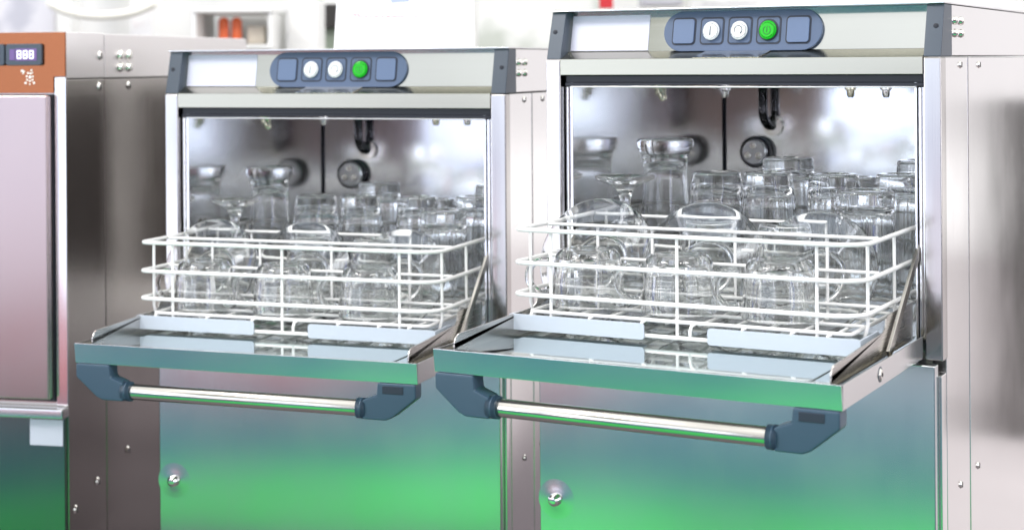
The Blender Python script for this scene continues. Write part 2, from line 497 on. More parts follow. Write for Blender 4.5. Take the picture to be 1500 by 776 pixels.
    pl.prism(rrect(.2318, -.138, .345, .262, .008), 'z', ZD - .0044, ZD - .0034, .0004)
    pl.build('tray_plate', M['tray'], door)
    for x0 in (.0365, .4262):
        pts = [(-.2800, ZD - .006), (-.2800, ZD + .005)]
        for k in range(7):
            a = R(180 - 90 * k / 6); pts.append((-.268 + .012 * math.cos(a), ZD + .003 + .0105 * math.sin(a)))
        pts += [(-.108, ZD + .0185), (-.100, ZD + .022), (-.097, ZD + .030), (-.090, ZD + .0335), (.004, ZD + .0335), (.004, ZD - .006)]
        MB().prism(pts, 'x', x0, x0 + .0016, .0003).build('tray_flange', M['flange'], door)
    for x0, x1 in ((.0226, .0360), (.4284, .4382)):
        MB().box(x0, x1, -.2850, -.004, ZD - .0120, ZD - .0085, .0006).build('groove_strip', M['dark'], door)  # dark strip laid in for the groove's shade
        MB().tube([((x0 + x1) / 2, -.283, ZD - .0075), ((x0 + x1) / 2, -.008, ZD - .0075)], .0014, seg=8).build('channel_bead', M['brass'], door)
    sx = PI1 - .0006
    MB().lathe([(0, .0003), (.0074, .0003), (.0074, -.0004), (0, -.0004)], 24, c=(sx, -.168, ZD - .0115), axis='x').build('screw_seat', M['slate'], door)
    s_ = MB().lathe([(0, .0022), (.0042, .0020), (.0060, .0004), (.0060, -.0004), (0, -.0004)], 24, c=(sx, -.168, ZD - .0115), axis='x').build('door_screw', M['bright'], door)
    MB().cyl((sx + .0008, -.168, ZD - .0115), (sx + .0025, -.168, ZD - .0115), .002, 6).build('socket', M['dark'], s_)
    # handle
    hb = MB().tube([(.086, -.283, .2800), (.378, -.283, .2800)], .0092, seg=32).build('handle_bar', M['chrome'], door)
    for sgn in (1, -1):
        def X(x): return x if sgn > 0 else W - x
        zt = z0 - .0004
        out = [(X(.0212), zt), (X(.0650), zt), (X(.0665), .2965), (X(.0830), .2905), (X(.0830), .2690), (X(.0560), .2690), (X(.0480), .2725), (X(.0212), .2945)]
        if sgn < 0: out = out[::-1]
        m = MB().prism(out, 'y', -.2915, -.2690, .0022)
        hbk = m.build('handle_bracket', M['handle'], door)
        m = MB().tube([(X(.080), -.283, .2800), (X(.0905), -.283, .2800)], .0115, seg=32)
        m.build('collar', M['handle'], hbk)
        if sgn < 0:
            MB().box(.401, .425, -.2922, -.2912, .2990, .3075, .0006).build('bracket_plate', M['slate_edge'], hbk)
    # stay arms
    for x0 in (.0325, .4300):
        a = Vector((x0, -.105, ZD - .004)); b = Vector((x0, .054, .452))
        d = (b - a).normalized(); n = Vector((0, -d.z, d.y)) * .0056
        m = MB().hull([a + n, a - n, b - n, b + n], [p + Vector((.0034, 0, 0)) for p in (a + n, a - n, b - n, b + n)], .0005)
        m.build('stay_arm', M['chrome'], root)
    return root

# ------------------------------------------------------------------ wire rack
RX0, RX1, RY0, RY1 = .0370, .4195, -.150, .232
def loop(x0, x1, y0, y1, z, rf=(.020, .020, .013, .030), n=8):
    if not isinstance(rf, tuple): rf = (rf,) * 4
    pts = []
    for (cx, cy, a0, rr) in ((x1 - rf[0], y1 - rf[0], 0, rf[0]), (x0 + rf[1], y1 - rf[1], 90, rf[1]), (x0 + rf[2], y0 + rf[2], 180, rf[2]), (x1 - rf[3], y0 + rf[3], 270, rf[3])):
        for k in range(n + 1):
            a = R(a0 + 90 * k / n); pts.append((cx + rr * math.cos(a), cy + rr * math.sin(a), z))
    return pts
def make_rack():
    root = empty('wire_rack')
    for z, g in ((.4415, 0), (.4060, .0015), (.3720, .002)):
        MB().tube(loop(RX0 - g, RX1 - g, RY0 + g * .3, RY1, z), .0024, True, 12).build('rail', M['wire'], root)
    x0, x1, y0, y1 = .0545, .4065, RY0 + .003, RY1 - .004
    MB().tube(loop(x0, x1, y0, y1, .3545, .006), .0021, True, 10).build('floor_rail', M['wire'], root)
    MB().tube(loop(.0480, .4120, RY0 + .0005, RY1 - .002, .3385, .012), .0022, True, 10).build('base_rail', M['wire'], root)
    for x in (.0797, .2246, .3725):
        for y in (RY0 + .0030, RY1 - .003):
            MB().tube([(x, y, .3385), (x, y, .4415)], .0018, seg=10).build('upright', M['wire'], root)
    for y in (-.118, -.02, .08, .18):
        for x in (RX0 + .003, RX1 - .0045):
            MB().tube([(x + (.006 if x < .2 else -.006), y, .3385), (x, y, .36), (x, y, .4415)], .0018, seg=10).build('upright', M['wire'], root)
    for x in (.130, .190, .245, .300, .351, .388):
        MB().tube([(x, y0, .3545), (x - .004, y0 - .002, .3515), (x - .005, y0 - .0035, .346), (x - .005, y0 - .003, .3385)], .0019, seg=8).build('hook', M['wire'], root)
    for x in (.0575,):
        MB().tube([(x, y0, .3545), (x - .001, y0 - .003, .350), (x - .001, y0 - .003, .3385)], .0019, seg=8).build('hook', M['wire'], root)
    gr = MB()
    for k in range(10):
        x = x0 + (x1 - x0) * (k + .5) / 10
        gr.tube([(x, y0, .3525), (x, y1, .3525)], .0017, seg=8)
    for k in range(7):
        y = y0 + (y1 - y0) * (k + 1) / 8
        gr.tube([(x0, y, .3557), (x1, y, .3557)], .0019, seg=8)
    gr.build('floor_grid', M['wire'], root)
    for y, zz in ((-.0760, (.4412, .4065, .3722)), (.0500, (.4412, .4065, .3722))):
        dv = MB()
        for z in zz:
            dv.tube([(RX0 + .004, y, z), (RX1 - .005 if y < 0 else .322, y, z)], .0019, seg=8)
        for x in (.10, .165, .26, .36 if y < 0 else .32):
            dv.tube([(x, y + .0035, .3557), (x, y + .0035, .4412)], .0017, seg=8)
        dv.build('divider', M['wire'], root)
    for a, b in ((.0320, .1905), (.2600, .4180)):
        m = MB()
        m.prism(rrect((a + b) / 2, .3430, b - a, .0170, .0035), 'y', RY0 - .0045, RY0 - .0022, .0005)
        m.box(a + .003, b - .003, RY0 - .0030, RY0 + .012, .3348, .3362, .0004)
        e = a if a < .2 else b
        m.box(min(e, e + (.0025 if a < .2 else -.0025)), max(e, e + (.0025 if a < .2 else -.0025)), RY0 - .003, RY0 + .06, .3350, .3508, .0006)
        m.build('skid', M['runner'], root)
    return root

# ------------------------------------------------------------------ glassware (upside down, rim on z = 0)
def glass_profile(outer, inner):
    return outer + inner
def round_heel(r, h, q, n=5, w=0):
    return [(r - q + q * math.cos(R(90 * k / n)), h - q + q * math.sin(R(90 * k / n)), w) for k in range(n + 1)]

def mesh_tumbler(rr, rb, h, t=.0028, base=.012, flutes=12, depth=.035, shoulder=.0):
    m = MB()
    out = [(rr - t, .0012), (rr - t * .7, .0002), (rr - t * .3, 0), (rr, .0012), (rr, .006)]
    k0 = h * .22
    n = 10
    for k in range(n + 1):
        z = k0 + (h * .86 - k0) * k / n
        f = z / h
        r = rr + (rb - rr) * f + shoulder * math.sin(PI * f)
        w = min(1, k / 2) * min(1, (n - k) / 1.5)
        out.append((r, z, w))
    out += [(rb, h - .006)] + [(p[0], p[1]) for p in round_heel(rb, h, .004)] + [(rb * .62, h), (rb * .5, h - .0015), (0, h - .0015)]
    m.lathe(out, 96, (flutes, depth, None))
    zi = h - base
    inn = [(rr - t, .0012)]
    for k in range(1, 9):
        z = zi * .9 * k / 8; f = z / h
        inn.append((rr + (rb - rr) * f + shoulder * math.sin(PI * f) - t, z))
    rbi = rb - t
    inn += [(rbi * .93, zi * .955), (rbi * .75, zi * .99), (rbi * .4, zi), (0, zi)]
    b2 = MB().lathe(inn, 96)
    me = bpy.data.meshes.new('tmp'); b2.bm.to_mesh(me); b2.bm.free()
    m.bm.from_mesh(me); bpy.data.meshes.remove(me)
    bmesh.ops.remove_doubles(m.bm, verts=m.bm.verts[:], dist=1e-5)
    bmesh.ops.recalc_face_normals(m.bm, faces=m.bm.faces[:])
    return m
def lathe_closed(out, inn, seg=72, flute=None):
    m = MB().lathe(out, seg, flute)
    b2 = MB().lathe(inn, seg)
    me = bpy.data.meshes.new('tmp'); b2.bm.to_mesh(me); b2.bm.free()
    m.bm.from_mesh(me); bpy.data.meshes.remove(me)
    bmesh.ops.remove_doubles(m.bm, verts=m.bm.verts[:], dist=1e-5)
    bmesh.ops.recalc_face_normals(m.bm, faces=m.bm.faces[:])
    return m
def mesh_tall():
    h = .1690
    o = [(.0290, .001), (.0298, 0), (.0308, .001), (.0312, .01), (.0308, .04), (.0292, .075), (.0272, .105), (.0262, .125), (.0272, .138), (.0300, .146), (.0330, .150), (.0342, .1535), (.0345, .158), (.0338, .1612), (.0320, .1625), (.022, .1625), (.018, .161), (0, .161)]
    i = [(.0290, .001), (.0286, .01), (.0280, .04), (.0262, .075), (.0240, .105), (.0226, .122), (.019, .1325), (.011, .1370), (0, .1380)]
    k = 1.04
    o = [(r * 1.02, z * k) for r, z in o]; i = [(r * 1.02, z * k) for r, z in i]
    return lathe_closed(smooth(o), smooth(i))
def smooth(p):
    out = []
    for k in range(len(p) - 1):
        a, b = p[k], p[k + 1]
        n = max(1, int((Vector((a[0], a[1])) - Vector((b[0], b[1]))).length / .006))
        for j in range(n):
            f = j / n
            if n > 1 and 0 < k < len(p) - 2:
                p0, p3 = p[k - 1], p[k + 2]
                cr = lambda q: .5 * ((2 * a[q]) + (b[q] - p0[q]) * f + (2 * p0[q] - 5 * a[q] + 4 * b[q] - p3[q]) * f * f + (3 * a[q] - p0[q] - 3 * b[q] + p3[q]) * f ** 3)
                out.append((max(0, cr(0)), cr(1)))
            else:
                out.append((a[0] + (b[0] - a[0]) * f, a[1] + (b[1] - a[1]) * f))
    out.append((p[-1][0], p[-1][1]))
    return out
def mesh_wine():
    o = [(.0285, .001), (.0293, 0), (.0300, .001), (.0330, .020), (.0338, .040), (.0300, .060), (.0190, .072), (.0085, .079), (.0066, .084), (.0060, .092), (.0062, .102), (.0085, .110), (.0125, .1150), (.0210, .1200), (.0310, .1240), (.0345, .1258), (.0355, .1275), (.0350, .1295), (.0335, .1302), (.020, .1282), (.008, .1262), (0, .1256)]
    i = [(.0285, .001), (.0315, .020), (.0322, .040), (.0284, .0588), (.0175, .0700), (.006, .0745), (0, .0750)]
    return lathe_closed(smooth(o), smooth(i))
def mesh_cup():
    m = MB()
    h = .0655
    out = [(.0372, .0012), (.0378, .0002), (.0388, 0), (.0398, .0012), (.0402, .006)]
    for k in range(9):
        z = .010 + .040 * k / 8; f = k / 8
        out.append((.0402 - .0034 * f, z, min(1, k / 2) * min(1, (8 - k) / 2)))
    out += [(.0360, .0535), (.0350, .058), (.0328, .0620), (.0300, .0645), (.0285, .0655), (.020, .0655), (.018, .064), (0, .064)]
    m.lathe(out, 96, (14, .018, None))
    inn = [(.0372, .0012), (.0370, .012), (.0358, .030), (.0340, .046), (.0310, .0540), (.020, .0575), (0, .058)]
    b2 = MB().lathe(smooth(inn), 96)
    me = bpy.data.meshes.new('tmp'); b2.bm.to_mesh(me); b2.bm.free()
    m.bm.from_mesh(me); bpy.data.meshes.remove(me)
    bmesh.ops.remove_doubles(m.bm, verts=m.bm.verts[:], dist=1e-5)
    bmesh.ops.recalc_face_normals(m.bm, faces=m.bm.faces[:])
    return m
def mesh_cup_handle():
    m = MB()
    pts = []
    for k in range(19):
        a = R(62 + 236 * k / 18)
        pts.append((-.0510 + .0175 * math.cos(a), 0, .0310 + .0195 * math.sin(a)))
    m.tube(pts, .0042, seg=14)
    return m
def mesh_saucer():
    o = [(0, 0), (.0270, 0), (.0292, .0006), (.0310, .0032), (.0340, .0048), (.050, .0090), (.064, .0135), (.0692, .0158), (.0700, .0170), (.0694, .0180),
         (.063, .0160), (.049, .0118), (.0335, .0077), (.0300, .0062), (.0280, .0038), (.0262, .0032), (0, .0032)]
    m = MB().lathe(o, 96)
    bmesh.ops.recalc_face_normals(m.bm, faces=m.bm.faces[:])
    return m
ZF = .3578
def place_glass(o, x, y, z=ZF, rz=0.0):
    o.location = (x, y, z); o.rotation_euler = (0, 0, rz)

protos = {}
def get(kind, name):
    """first use builds the thing, later uses copy it"""
    if kind in protos:
        return copy_tree(protos[kind])
    if kind == 'cup':
        o = mesh_cup().squash(.93).build(name, M['glass']); mesh_cup_handle().squash(.93).build('handle', M['glass'], o)
    elif kind == 'saucer':
        o = mesh_saucer().build(name, M['saucer'])
    elif kind == 'tall':
        o = mesh_tall().build(name, M['glass'], sharp=60)
    elif kind == 'wine':
        o = mesh_wine().build(name, M['glass'], sharp=60)
    elif kind == 'tumbler':
        o = mesh_tumbler(.0345, .0280, .135, t=.0036, base=.016, depth=.03, shoulder=.002).build(name, M['glass'], sharp=40)
    elif kind == 'straight':
        o = mesh_tumbler(.0335, .0318, .1215, t=.0036, base=.017, flutes=16, depth=.025).build(name, M['glass'], sharp=40)
    elif kind == 'round':
        o = mesh_tumbler(.0345, .0285, .1310, t=.0036, base=.015, flutes=10, depth=.03, shoulder=.005).build(name, M['glass'], sharp=40)
    elif kind == 'jar':
        o = mesh_tumbler(.0335, .0305, .1465, t=.0034, base=.014, flutes=8, depth=.02, shoulder=.002).build(name, M['glass'], sharp=40)
    elif kind == 'small':
        o = mesh_tumbler(.0270, .0225, .1260, base=.012, flutes=8, depth=.03).build(name, M['glass'], sharp=40)
    protos[kind] = o
    return o

# kind, name, category, x, y, rz, group, label
WARE = [
 ('cup', 'glass_mug', 'mug', .1010, -.1000, .15, 'mugs in the front row', 'clear glass mug upside down in the front left corner of the {r}'),
 ('cup', 'glass_mug', 'mug', .2090, -.1040, .10, 'mugs in the front row', 'clear glass mug upside down mid front row of the {r}'),
 ('cup', 'glass_mug', 'mug', .3195, -.1020, .12, 'mugs in the front row', 'clear glass mug upside down at right end of the {r} front'),
 ('saucer', 'glass_saucer', 'saucer', .089, -.037, 0, 'saucers standing on edge', 'clear glass saucer on edge behind the leftmost mug of the {r}'),
 ('saucer', 'glass_saucer', 'saucer', .215, -.037, 0, 'saucers standing on edge', 'clear glass saucer on edge behind the middle mug of the {r}'),
 ('saucer', 'glass_saucer', 'saucer', .339, -.037, 0, 'saucers standing on edge', 'clear glass saucer on edge behind the rightmost mug of the {r}'),
 ('round2', 'glass_bowl', 'bowl', .200, .012, .3, 'low glasses behind the saucers', 'low clear glass upside down behind the middle saucer of the {r}'),
 ('round2', 'glass_bowl', 'bowl', .286, .012, .9, 'low glasses behind the saucers', 'low clear glass upside down behind the right saucer of the {r}'),
 ('wine', 'wine_glass', 'wine glass', .078, .050, 0, 'wine glasses', 'stemmed wine glass upside down with its foot up in the {r}'),
 ('tall', 'beer_glass', 'beer glass', .0825, .160, 0, 'tall waisted glasses', 'tall waisted glass upside down, highest glass standing in the {r}'),
 ('round', 'drinking_glass', 'tumbler', .158, .140, .1, 'tumblers in the racks', 'round shouldered tumbler upside down next to the tall waisted glass of the {r}'),
 ('tumbler', 'drinking_glass', 'tumbler', .2345, .105, .2, 'tumblers in the racks', 'tapered fluted tumbler upside down below the round pump cap of the {r}'),
 ('jar', 'drinking_glass', 'tumbler', .2270, .200, .5, 'tumblers in the racks', 'wide tumbler half hidden behind the tapered one near the pump cap of the {r}'),
 ('tumbler', 'drinking_glass', 'tumbler', .3130, .105, .7, 'tumblers in the racks', 'tapered tumbler just left of the thick based one in the {r}'),
 ('straight', 'drinking_glass', 'tumbler', .3630, .055, .0, 'tumblers in the racks', 'thick based straight tumbler in front of others in the {r}'),
 ('tumbler', 'drinking_glass', 'tumbler', .3830, .132, .4, 'tumblers in the racks', 'tapered tumbler cut by the opening edge at far right of the {r}'),
 ('jar', 'drinking_glass', 'tumbler', .3900, .205, .2, 'tumblers in the racks', 'darker tumbler top showing above the rightmost tumbler of the {r}'),
 ('small', 'drinking_glass', 'tumbler', .3150, .192, .2, 'tumblers in the racks', 'small tumbler top peeping between two tapered tumblers of the {r}'),
]
def get2(kind, name):
    if kind == 'round2':
        if kind not in protos:
            protos[kind] = mesh_tumbler(.0355, .0285, .0850, base=.010, flutes=14, depth=.03, shoulder=.004).build(name, M['glass'], sharp=40)
            return protos[kind]
        return copy_tree(protos[kind])
    return get(kind, name)

def load_rack(T, S, yaw, gs, which):
    for kind, name, cat, x, y, rz, grp, lab in WARE:
        o = get2(kind, name)
        z = ZF
        loc = Vector((x * S[0], y * S[1], z * S[2]))
        if kind == 'saucer':
            # stands on edge, leaning back
            lean, cz = (24, .3930) if x > .3 else (20, .3965)
            o.rotation_euler = (R(90 - lean), 0, yaw)
            loc = Vector((x * S[0], y * S[1], cz * S[2]))
        else:
            o.rotation_euler = (0, 0, rz + yaw)
        w = Matrix.Rotation(yaw, 3, 'Z') @ loc + Vector(T)
        o.location = w
        o.scale = (gs, gs, gs * S[2] if S[2] > 1 else gs)
        if kind == 'saucer' and x > .3: o.scale = (gs * .97,) * 3
        tag(o, lab.format(r=which), cat, grp)

# near machine
near = make_dishwasher()
tag(near, 'stainless dishwasher nearest the camera, at the right, open door and lit green button', 'dishwasher', 'open undercounter dishwashers')
rack = make_rack()
tag(rack, 'white wire rack of glassware on the open door of the nearer dishwasher', 'dish rack', 'white wire racks')
load_rack((0, 0, 0), (1, 1, 1), 0, 1, 'nearer rack')
# far machine
FT = (-.6153, .0488, -.0667); FS = (1.0848, .8434, 1.0385); FY = .1537
far = copy_tree(near); far.location = FT; far.rotation_euler = (0, 0, FY); far.scale = FS
tag(far, 'stainless dishwasher in the middle, further back between the ice maker and the nearer one', 'dishwasher')
rack2 = copy_tree(rack); rack2.location = FT; rack2.rotation_euler = (0, 0, FY); rack2.scale = FS
tag(rack2, 'white wire rack of glassware on the open door of the middle dishwasher', 'dish rack')
load_rack(FT, FS, FY, .97, 'middle rack')
# feet reach the floor
for root, S, zb in ((near, (1, 1, 1), ZB), (far, FS, ZB)):
    zfl = (FLOOR - root.location.z) / S[2]
    for x in (.04, .42):
        for y in (.05, .48):
            MB().lathe([(0, zfl), (.018, zfl), (.018, zfl + .006), (.010, zfl + .010), (.010, zb + .001), (0, zb + .001)], 20, c=(x, y, 0)).build('foot', M['bright'], root)

# ------------------------------------------------------------------ ice maker at the left
IY = YAW - R(12)
p0 = at(97, 47, 2.05)
IK = 2.20 / 2.05; pI = at(97, 47, 2.20)
ice = empty('ice_maker', (pI.x, pI.y, .6202 * (1 - IK)), IY, (IK, IK, IK))
IFL = .6202 + (FLOOR - .6202) / IK
tag(ice, 'tall steel ice maker with an orange control strip and small displays at left edge', 'ice maker')
zt = p0.z
zh = zt - .0605
iw = .46; idp = .62
m = MB(); m.box(-iw, -.0008, .0006, .107, zh + .001, zt, .0012); m.build('head_front', M['head_steel'], ice)
m = MB(); m.box(-iw, -.0004, .1084, idp, zh + .001, zt - .0006, .0012); m.build('head_cover', M['head_steel'], ice)
m = MB(); m.box(-iw + .001, -.003, .1068, .1086, zh + .002, zt - .003, 0); m.build('seam_gap', M['dark'], ice)
zl = .177
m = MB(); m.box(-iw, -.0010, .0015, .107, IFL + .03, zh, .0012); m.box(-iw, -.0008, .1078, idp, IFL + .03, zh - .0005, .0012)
m.build('side_panel', M['ice_side'], ice)
m = MB(); m.box(-.0155, .0000, -.0020, .0012, zl + .014, zh + .003, .0008); m.build('corner_strip', M['steel_v'], ice)
m = MB(); m.prism([(-iw, zt - .0002), (-.0002, zt - .0002), (-.0002, zh + .0035), (-.0163, zh + .0035), (-.0163, zh - .0170), (-iw, zh - .0170)], 'y', -.0026, .0004, .0006)
m.build('control_strip', M['orange'], ice)
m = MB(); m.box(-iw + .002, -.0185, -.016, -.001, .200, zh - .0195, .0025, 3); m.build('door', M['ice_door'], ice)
m = MB(); m.box(-iw + .002, -.0168, -.0030, .001, .196, zh - .0185, .0005); m.build('door_gasket', M['rubber'], ice)
m = MB(); m.box(-iw, .0004, -.018, .001, zl, zl + .0125, .002); m.build('front_lip', M['steel_h'], ice)
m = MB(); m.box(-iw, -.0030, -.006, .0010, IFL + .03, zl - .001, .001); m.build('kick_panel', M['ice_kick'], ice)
m = MB(); m.box(-.050, -.0045, -.0076, -.0064, zl - .036, zl - .003, .0003); m.build('label_plate', M['label'], ice)
zc = zt - .0285
for x0, x1 in ((-.0805, -.0305), (-.1345, -.0825)):
    m = MB(); m.prism(rrect((x0 + x1) / 2, zc, x1 - x0, .0275, .003), 'y', -.0072, -.0028, .0012)
    fr = m.build('display_frame', M['slate'], ice)
    MB().box(x0 + .006, x0 + .013, -.0079, -.0074, zc - .0070, zc + .0070, 0).build('indicator', M['screen_violet'], fr)
    sc_ = MB().box(x0 + .014, x1 - .0065, -.0079, -.0074, zc - .0078, zc + .0078, 0).build('display_screen', M['screen_violet'], fr)
    m = MB()
    for k in range(3):
        cx = x0 + .0195 + k * .0085
        for (dx, dz, w_, h_) in ((0, .0048, .005, .0014), (0, 0, .005, .0014), (0, -.0048, .005, .0014), (-.0024, .0024, .0013, .0048), (.0024, .0024, .0013, .0048), (-.0024, -.0024, .0013, .0048), (.0024, -.0024, .0013, .0048)):
            m.box(cx + dx - w_ / 2, cx + dx + w_ / 2, -.0086, -.0081, zc + dz - h_ / 2, zc + dz + h_ / 2, 0)
    m.build('display_digits', M['digit'], fr)
m = MB()
for dx, dz, r in ((-.0100, .0085, .0016), (-.0075, .0075, .0014), (-.0085, .0055, .0012), (.0030, .0090, .0014), (-.0015, .0055, .0014), (.0020, .0050, .0014), (.0045, .0060, .001), (-.0035, .0015, .0013), (.0010, .0005, .0020), (.0050, .0010, .0013), (-.0030, -.0030, .0013), (.0010, -.0045, .0014), (.0045, -.0030, .0013), (-.0050, -.0070, .0016), (.0065, -.0070, .0016), (.0008, -.0085, .001)):
    m.lathe([(0, .0009), (r * .8, .0009), (r, .0), (0, 0)], 12, c=(-.0500 + dx, 0, zt - .0575 + dz), axis='y')
for v in m.bm.verts: v.co.y = -.0027 - v.co.y
bmesh.ops.recalc_face_normals(m.bm, faces=m.bm.faces[:])
m.build('dot_emblem', M['white_dot'], ice)
for i in range(2):
    for j in range(2):
        MB().lathe([(0, .005), (.005, .0045), (.0065, .002), (.007, 0), (0, 0)], 20, c=(-.0006, .153 + i * .026, zt - .0285 - j * .0165), axis='x').build('vent_button', M['bright'], ice)
for yy, zz in ((.094, zt - .030), (.092, zh - .010), (.180, zh - .010), (.170, .095), (.080, .075), (.018, .055)):
    s_ = MB().lathe([(0, .003), (.004, .0025), (.006, 0), (0, 0)], 20, c=(-.0008, yy, zz), axis='x').build('screw', M['bright'], ice)
    MB().box(.0018, .0026, yy - .0007, yy + .0007, zz - .0036, zz + .0036, 0).build('slot', M['dark'], s_)
for x in (-.42, -.04):
    for y in (.05, .57):
        MB().lathe([(0, IFL), (.018, IFL), (.018, IFL + .008), (.012, IFL + .012), (.012, IFL + .031), (0, IFL + .031)], 20, c=(x, y, 0)).build('foot', M['rubber'], ice)

# ------------------------------------------------------------------ floor
def sheet(name, x0, x1, y0, y1, z, m):
    me = bpy.data.meshes.new(name)
    me.from_pydata([(x0, y0[0] if isinstance(y0, tuple) else y0, z), (x1, y0[1] if isinstance(y0, tuple) else y0, z), (x1, y1, z), (x0, y1, z)], [], [(0, 1, 2, 3)])
    me.materials.append(m)
    o = bpy.data.objects.new(name, me); COL.objects.link(o)
    o['kind'] = 'structure'
    return o
def carpet(name, c1, c2):
    m, nt, b = mat(name)
    tc = nt.nodes.new('ShaderNodeTexCoord')
    n = nt.nodes.new('ShaderNodeTexNoise'); n.inputs['Scale'].default_value = 350; n.inputs['Detail'].default_value = 4
    nt.links.new(tc.outputs['Object'], n.inputs['Vector'])
    n2 = nt.nodes.new('ShaderNodeTexNoise'); n2.inputs['Scale'].default_value = 2.2
    nt.links.new(tc.outputs['Object'], n2.inputs['Vector'])
    ad = nt.nodes.new('ShaderNodeMath'); ad.operation = 'ADD'
    nt.links.new(n.outputs['Fac'], ad.inputs[0]); nt.links.new(n2.outputs['Fac'], ad.inputs[1])
    mr = nt.nodes.new('ShaderNodeMapRange'); mr.inputs['From Min'].default_value = .7; mr.inputs['From Max'].default_value = 1.3
    nt.links.new(ad.outputs[0], mr.inputs['Value'])
    mx = nt.nodes.new('ShaderNodeMix'); mx.data_type = 'RGBA'
    mx.inputs['A'].default_value = (*c1, 1); mx.inputs['B'].default_value = (*c2, 1)
    nt.links.new(mr.outputs['Result'], mx.inputs['Factor']); nt.links.new(mx.outputs['Result'], b.inputs['Base Color'])
    b.inputs['Roughness'].default_value = .95
    bp = nt.nodes.new('ShaderNodeBump'); bp.inputs['Strength'].default_value = .3; bp.inputs['Distance'].default_value = .003
    nt.links.new(n.outputs['Fac'], bp.inputs['Height']); nt.links.new(bp.outputs['Normal'], b.inputs['Normal'])
    return m
sheet('hall_floor', -6, 6, -3.4, 5, FLOOR - .008, carpet('pale_floor', (.12, .105, .115), (.17, .145, .16)))
sheet('carpet', -3.5, 3.5, -2.3, -.45, FLOOR - .004, carpet('teal_carpet', (.006, .080, .125), (.010, .10, .15)))
sheet('green_carpet', -1.9, .9, (-.60, -1.38), -.50, FLOOR, carpet('green_carpet_pile', (.025, .36, .065), (.04, .48, .10)))

sheet('bright_floor_patch', .15, 6, .9, 5, FLOOR - .004, carpet('pale_floor_patch', (.44, .40, .41), (.56, .52, .53)))  # paler floor sheet added to brighten the right side panel's reflection
sheet('red_patch', -1.50, -.85, -3.3, -1.62, FLOOR, carpet('red_patch_pile', (.24, .040, .045), (.30, .052, .058)))  # unseen red sheet added to redden the ice maker door's reflection

# ------------------------------------------------------------------ background behind the machines
M['bg_white'] = simple('white_paint', (.78, .78, .76), .55, bump=.03)
M['paper'] = simple('white_paper', (.88, .88, .90), .6, bump=.02)
def speckle(name, base, spots, scale, thr=.62):
    m, nt, b = mat(name)
    tc = nt.nodes.new('ShaderNodeTexCoord')
    n = nt.nodes.new('ShaderNodeTexNoise'); n.inputs['Scale'].default_value = scale; n.inputs['Detail'].default_value = 3
    nt.links.new(tc.outputs['Object'], n.inputs['Vector'])
    mr = nt.nodes.new('ShaderNodeMapRange'); mr.inputs['From Min'].default_value = thr - .08; mr.inputs['From Max'].default_value = thr + .08
    nt.links.new(n.outputs['Fac'], mr.inputs['Value'])
    mx = nt.nodes.new('ShaderNodeMix'); mx.data_type = 'RGBA'
    mx.inputs['A'].default_value = (*base, 1); mx.inputs['B'].default_value = (*spots, 1)
    nt.links.new(mr.outputs['Result'], mx.inputs['Factor']); nt.links.new(mx.outputs['Result'], b.inputs['Base Color'])
    b.inputs['Roughness'].default_value = .6
    return m
M['bg_marble'] = speckle('marbled_board', (.74, .75, .71), (.50, .53, .47), 7, .56)
M['bg_poster'] = speckle('mottled_poster', (.80, .79, .79), (.62, .50, .50), 11, .62)
M['bg_lilac'] = speckle('lilac_poster', (.70, .69, .73), (.52, .52, .58), 9, .55)
M['bg_print'] = speckle('faint_grey_print', (.60, .60, .62), (.76, .75, .76), 60, .5)
M['bg_dark'] = simple('dark_grey_board', (.035, .032, .03), .5, bump=.03)
M['bg_green'] = simple('grey_green_board', (.30, .36, .28), .5, bump=.03)
M['bg_cream'] = simple('cream_card', (.80, .78, .70), .5, bump=.03)
M['bg_orange'] = simple('orange_can', (.75, .14, .04), .4, bump=.02)
M['bg_red'] = simple('red_cloth', (.55, .02, .03), .5, bump=.03)
M['bg_beige'] = simple('beige_box', (.66, .60, .50), .5, bump=.03)
M['bg_grey'] = simple('grey_print', (.45, .45, .48), .5, bump=.03)
M['bg_redink'] = simple('red_print', (.72, .40, .42), .5, bump=.03)
M['bg_blue'] = simple('blue_print', (.35, .40, .58), .5, bump=.03)

ZB_ = 3.9
def cam_box(mb, px0, px1, py0, py1, Z, depth, bev=.004):
    """a box facing the viewpoint of the stand: square to the camera direction, at distance Z, `depth` thick"""
    c = at((px0 + px1) / 2, (py0 + py1) / 2, Z)
    w = (px1 - px0) / F * Z; h = (py1 - py0) / F * Z
    t = MB().box(-w / 2, w / 2, 0, depth, -h / 2, h / 2, bev)
    for v in t.bm.verts:
        v.co = Matrix.Rotation(YAW, 3, 'Z') @ v.co + c
    me = bpy.data.meshes.new('tmp'); t.bm.to_mesh(me); t.bm.free(); mb.bm.from_mesh(me); bpy.data.meshes.remove(me)
    return mb
def bg(name, label, cat, px0, px1, py0, py1, Z, depth, m, bev=.004):
    o = cam_box(MB(), px0, px1, py0, py1, Z, depth, bev).build(name, m)
    return tag(o, label, cat)
bg('stand_wall', 'white exhibition stand wall far behind the machines', 'wall', -400, 1530, -400, 1050, 4.6, .06, M['bg_white'])
bg('poster', 'blurred lilac poster high behind the ice maker at far left', 'poster', -60, 78, -120, 60, 4.5, .02, M['bg_lilac'])
bg('upright_post', 'white upright post behind the ice maker beside the lilac poster', 'post', 82, 104, -200, 200, 4.35, .09, M['bg_white'])
m = MB()
ctr = at(150, -10, 4.2)
pts = [ctr + CR * (.10 * math.cos(R(a))) * 1.5 + Vector((0, 0, .06 * math.sin(R(a)))) for a in range(200, 341, 10)]
m.tube(pts, .012, seg=12)
tag(m.build('lamp_arc', M['bg_cream']), 'cream curved lamp arm hanging behind the ice maker', 'lamp')
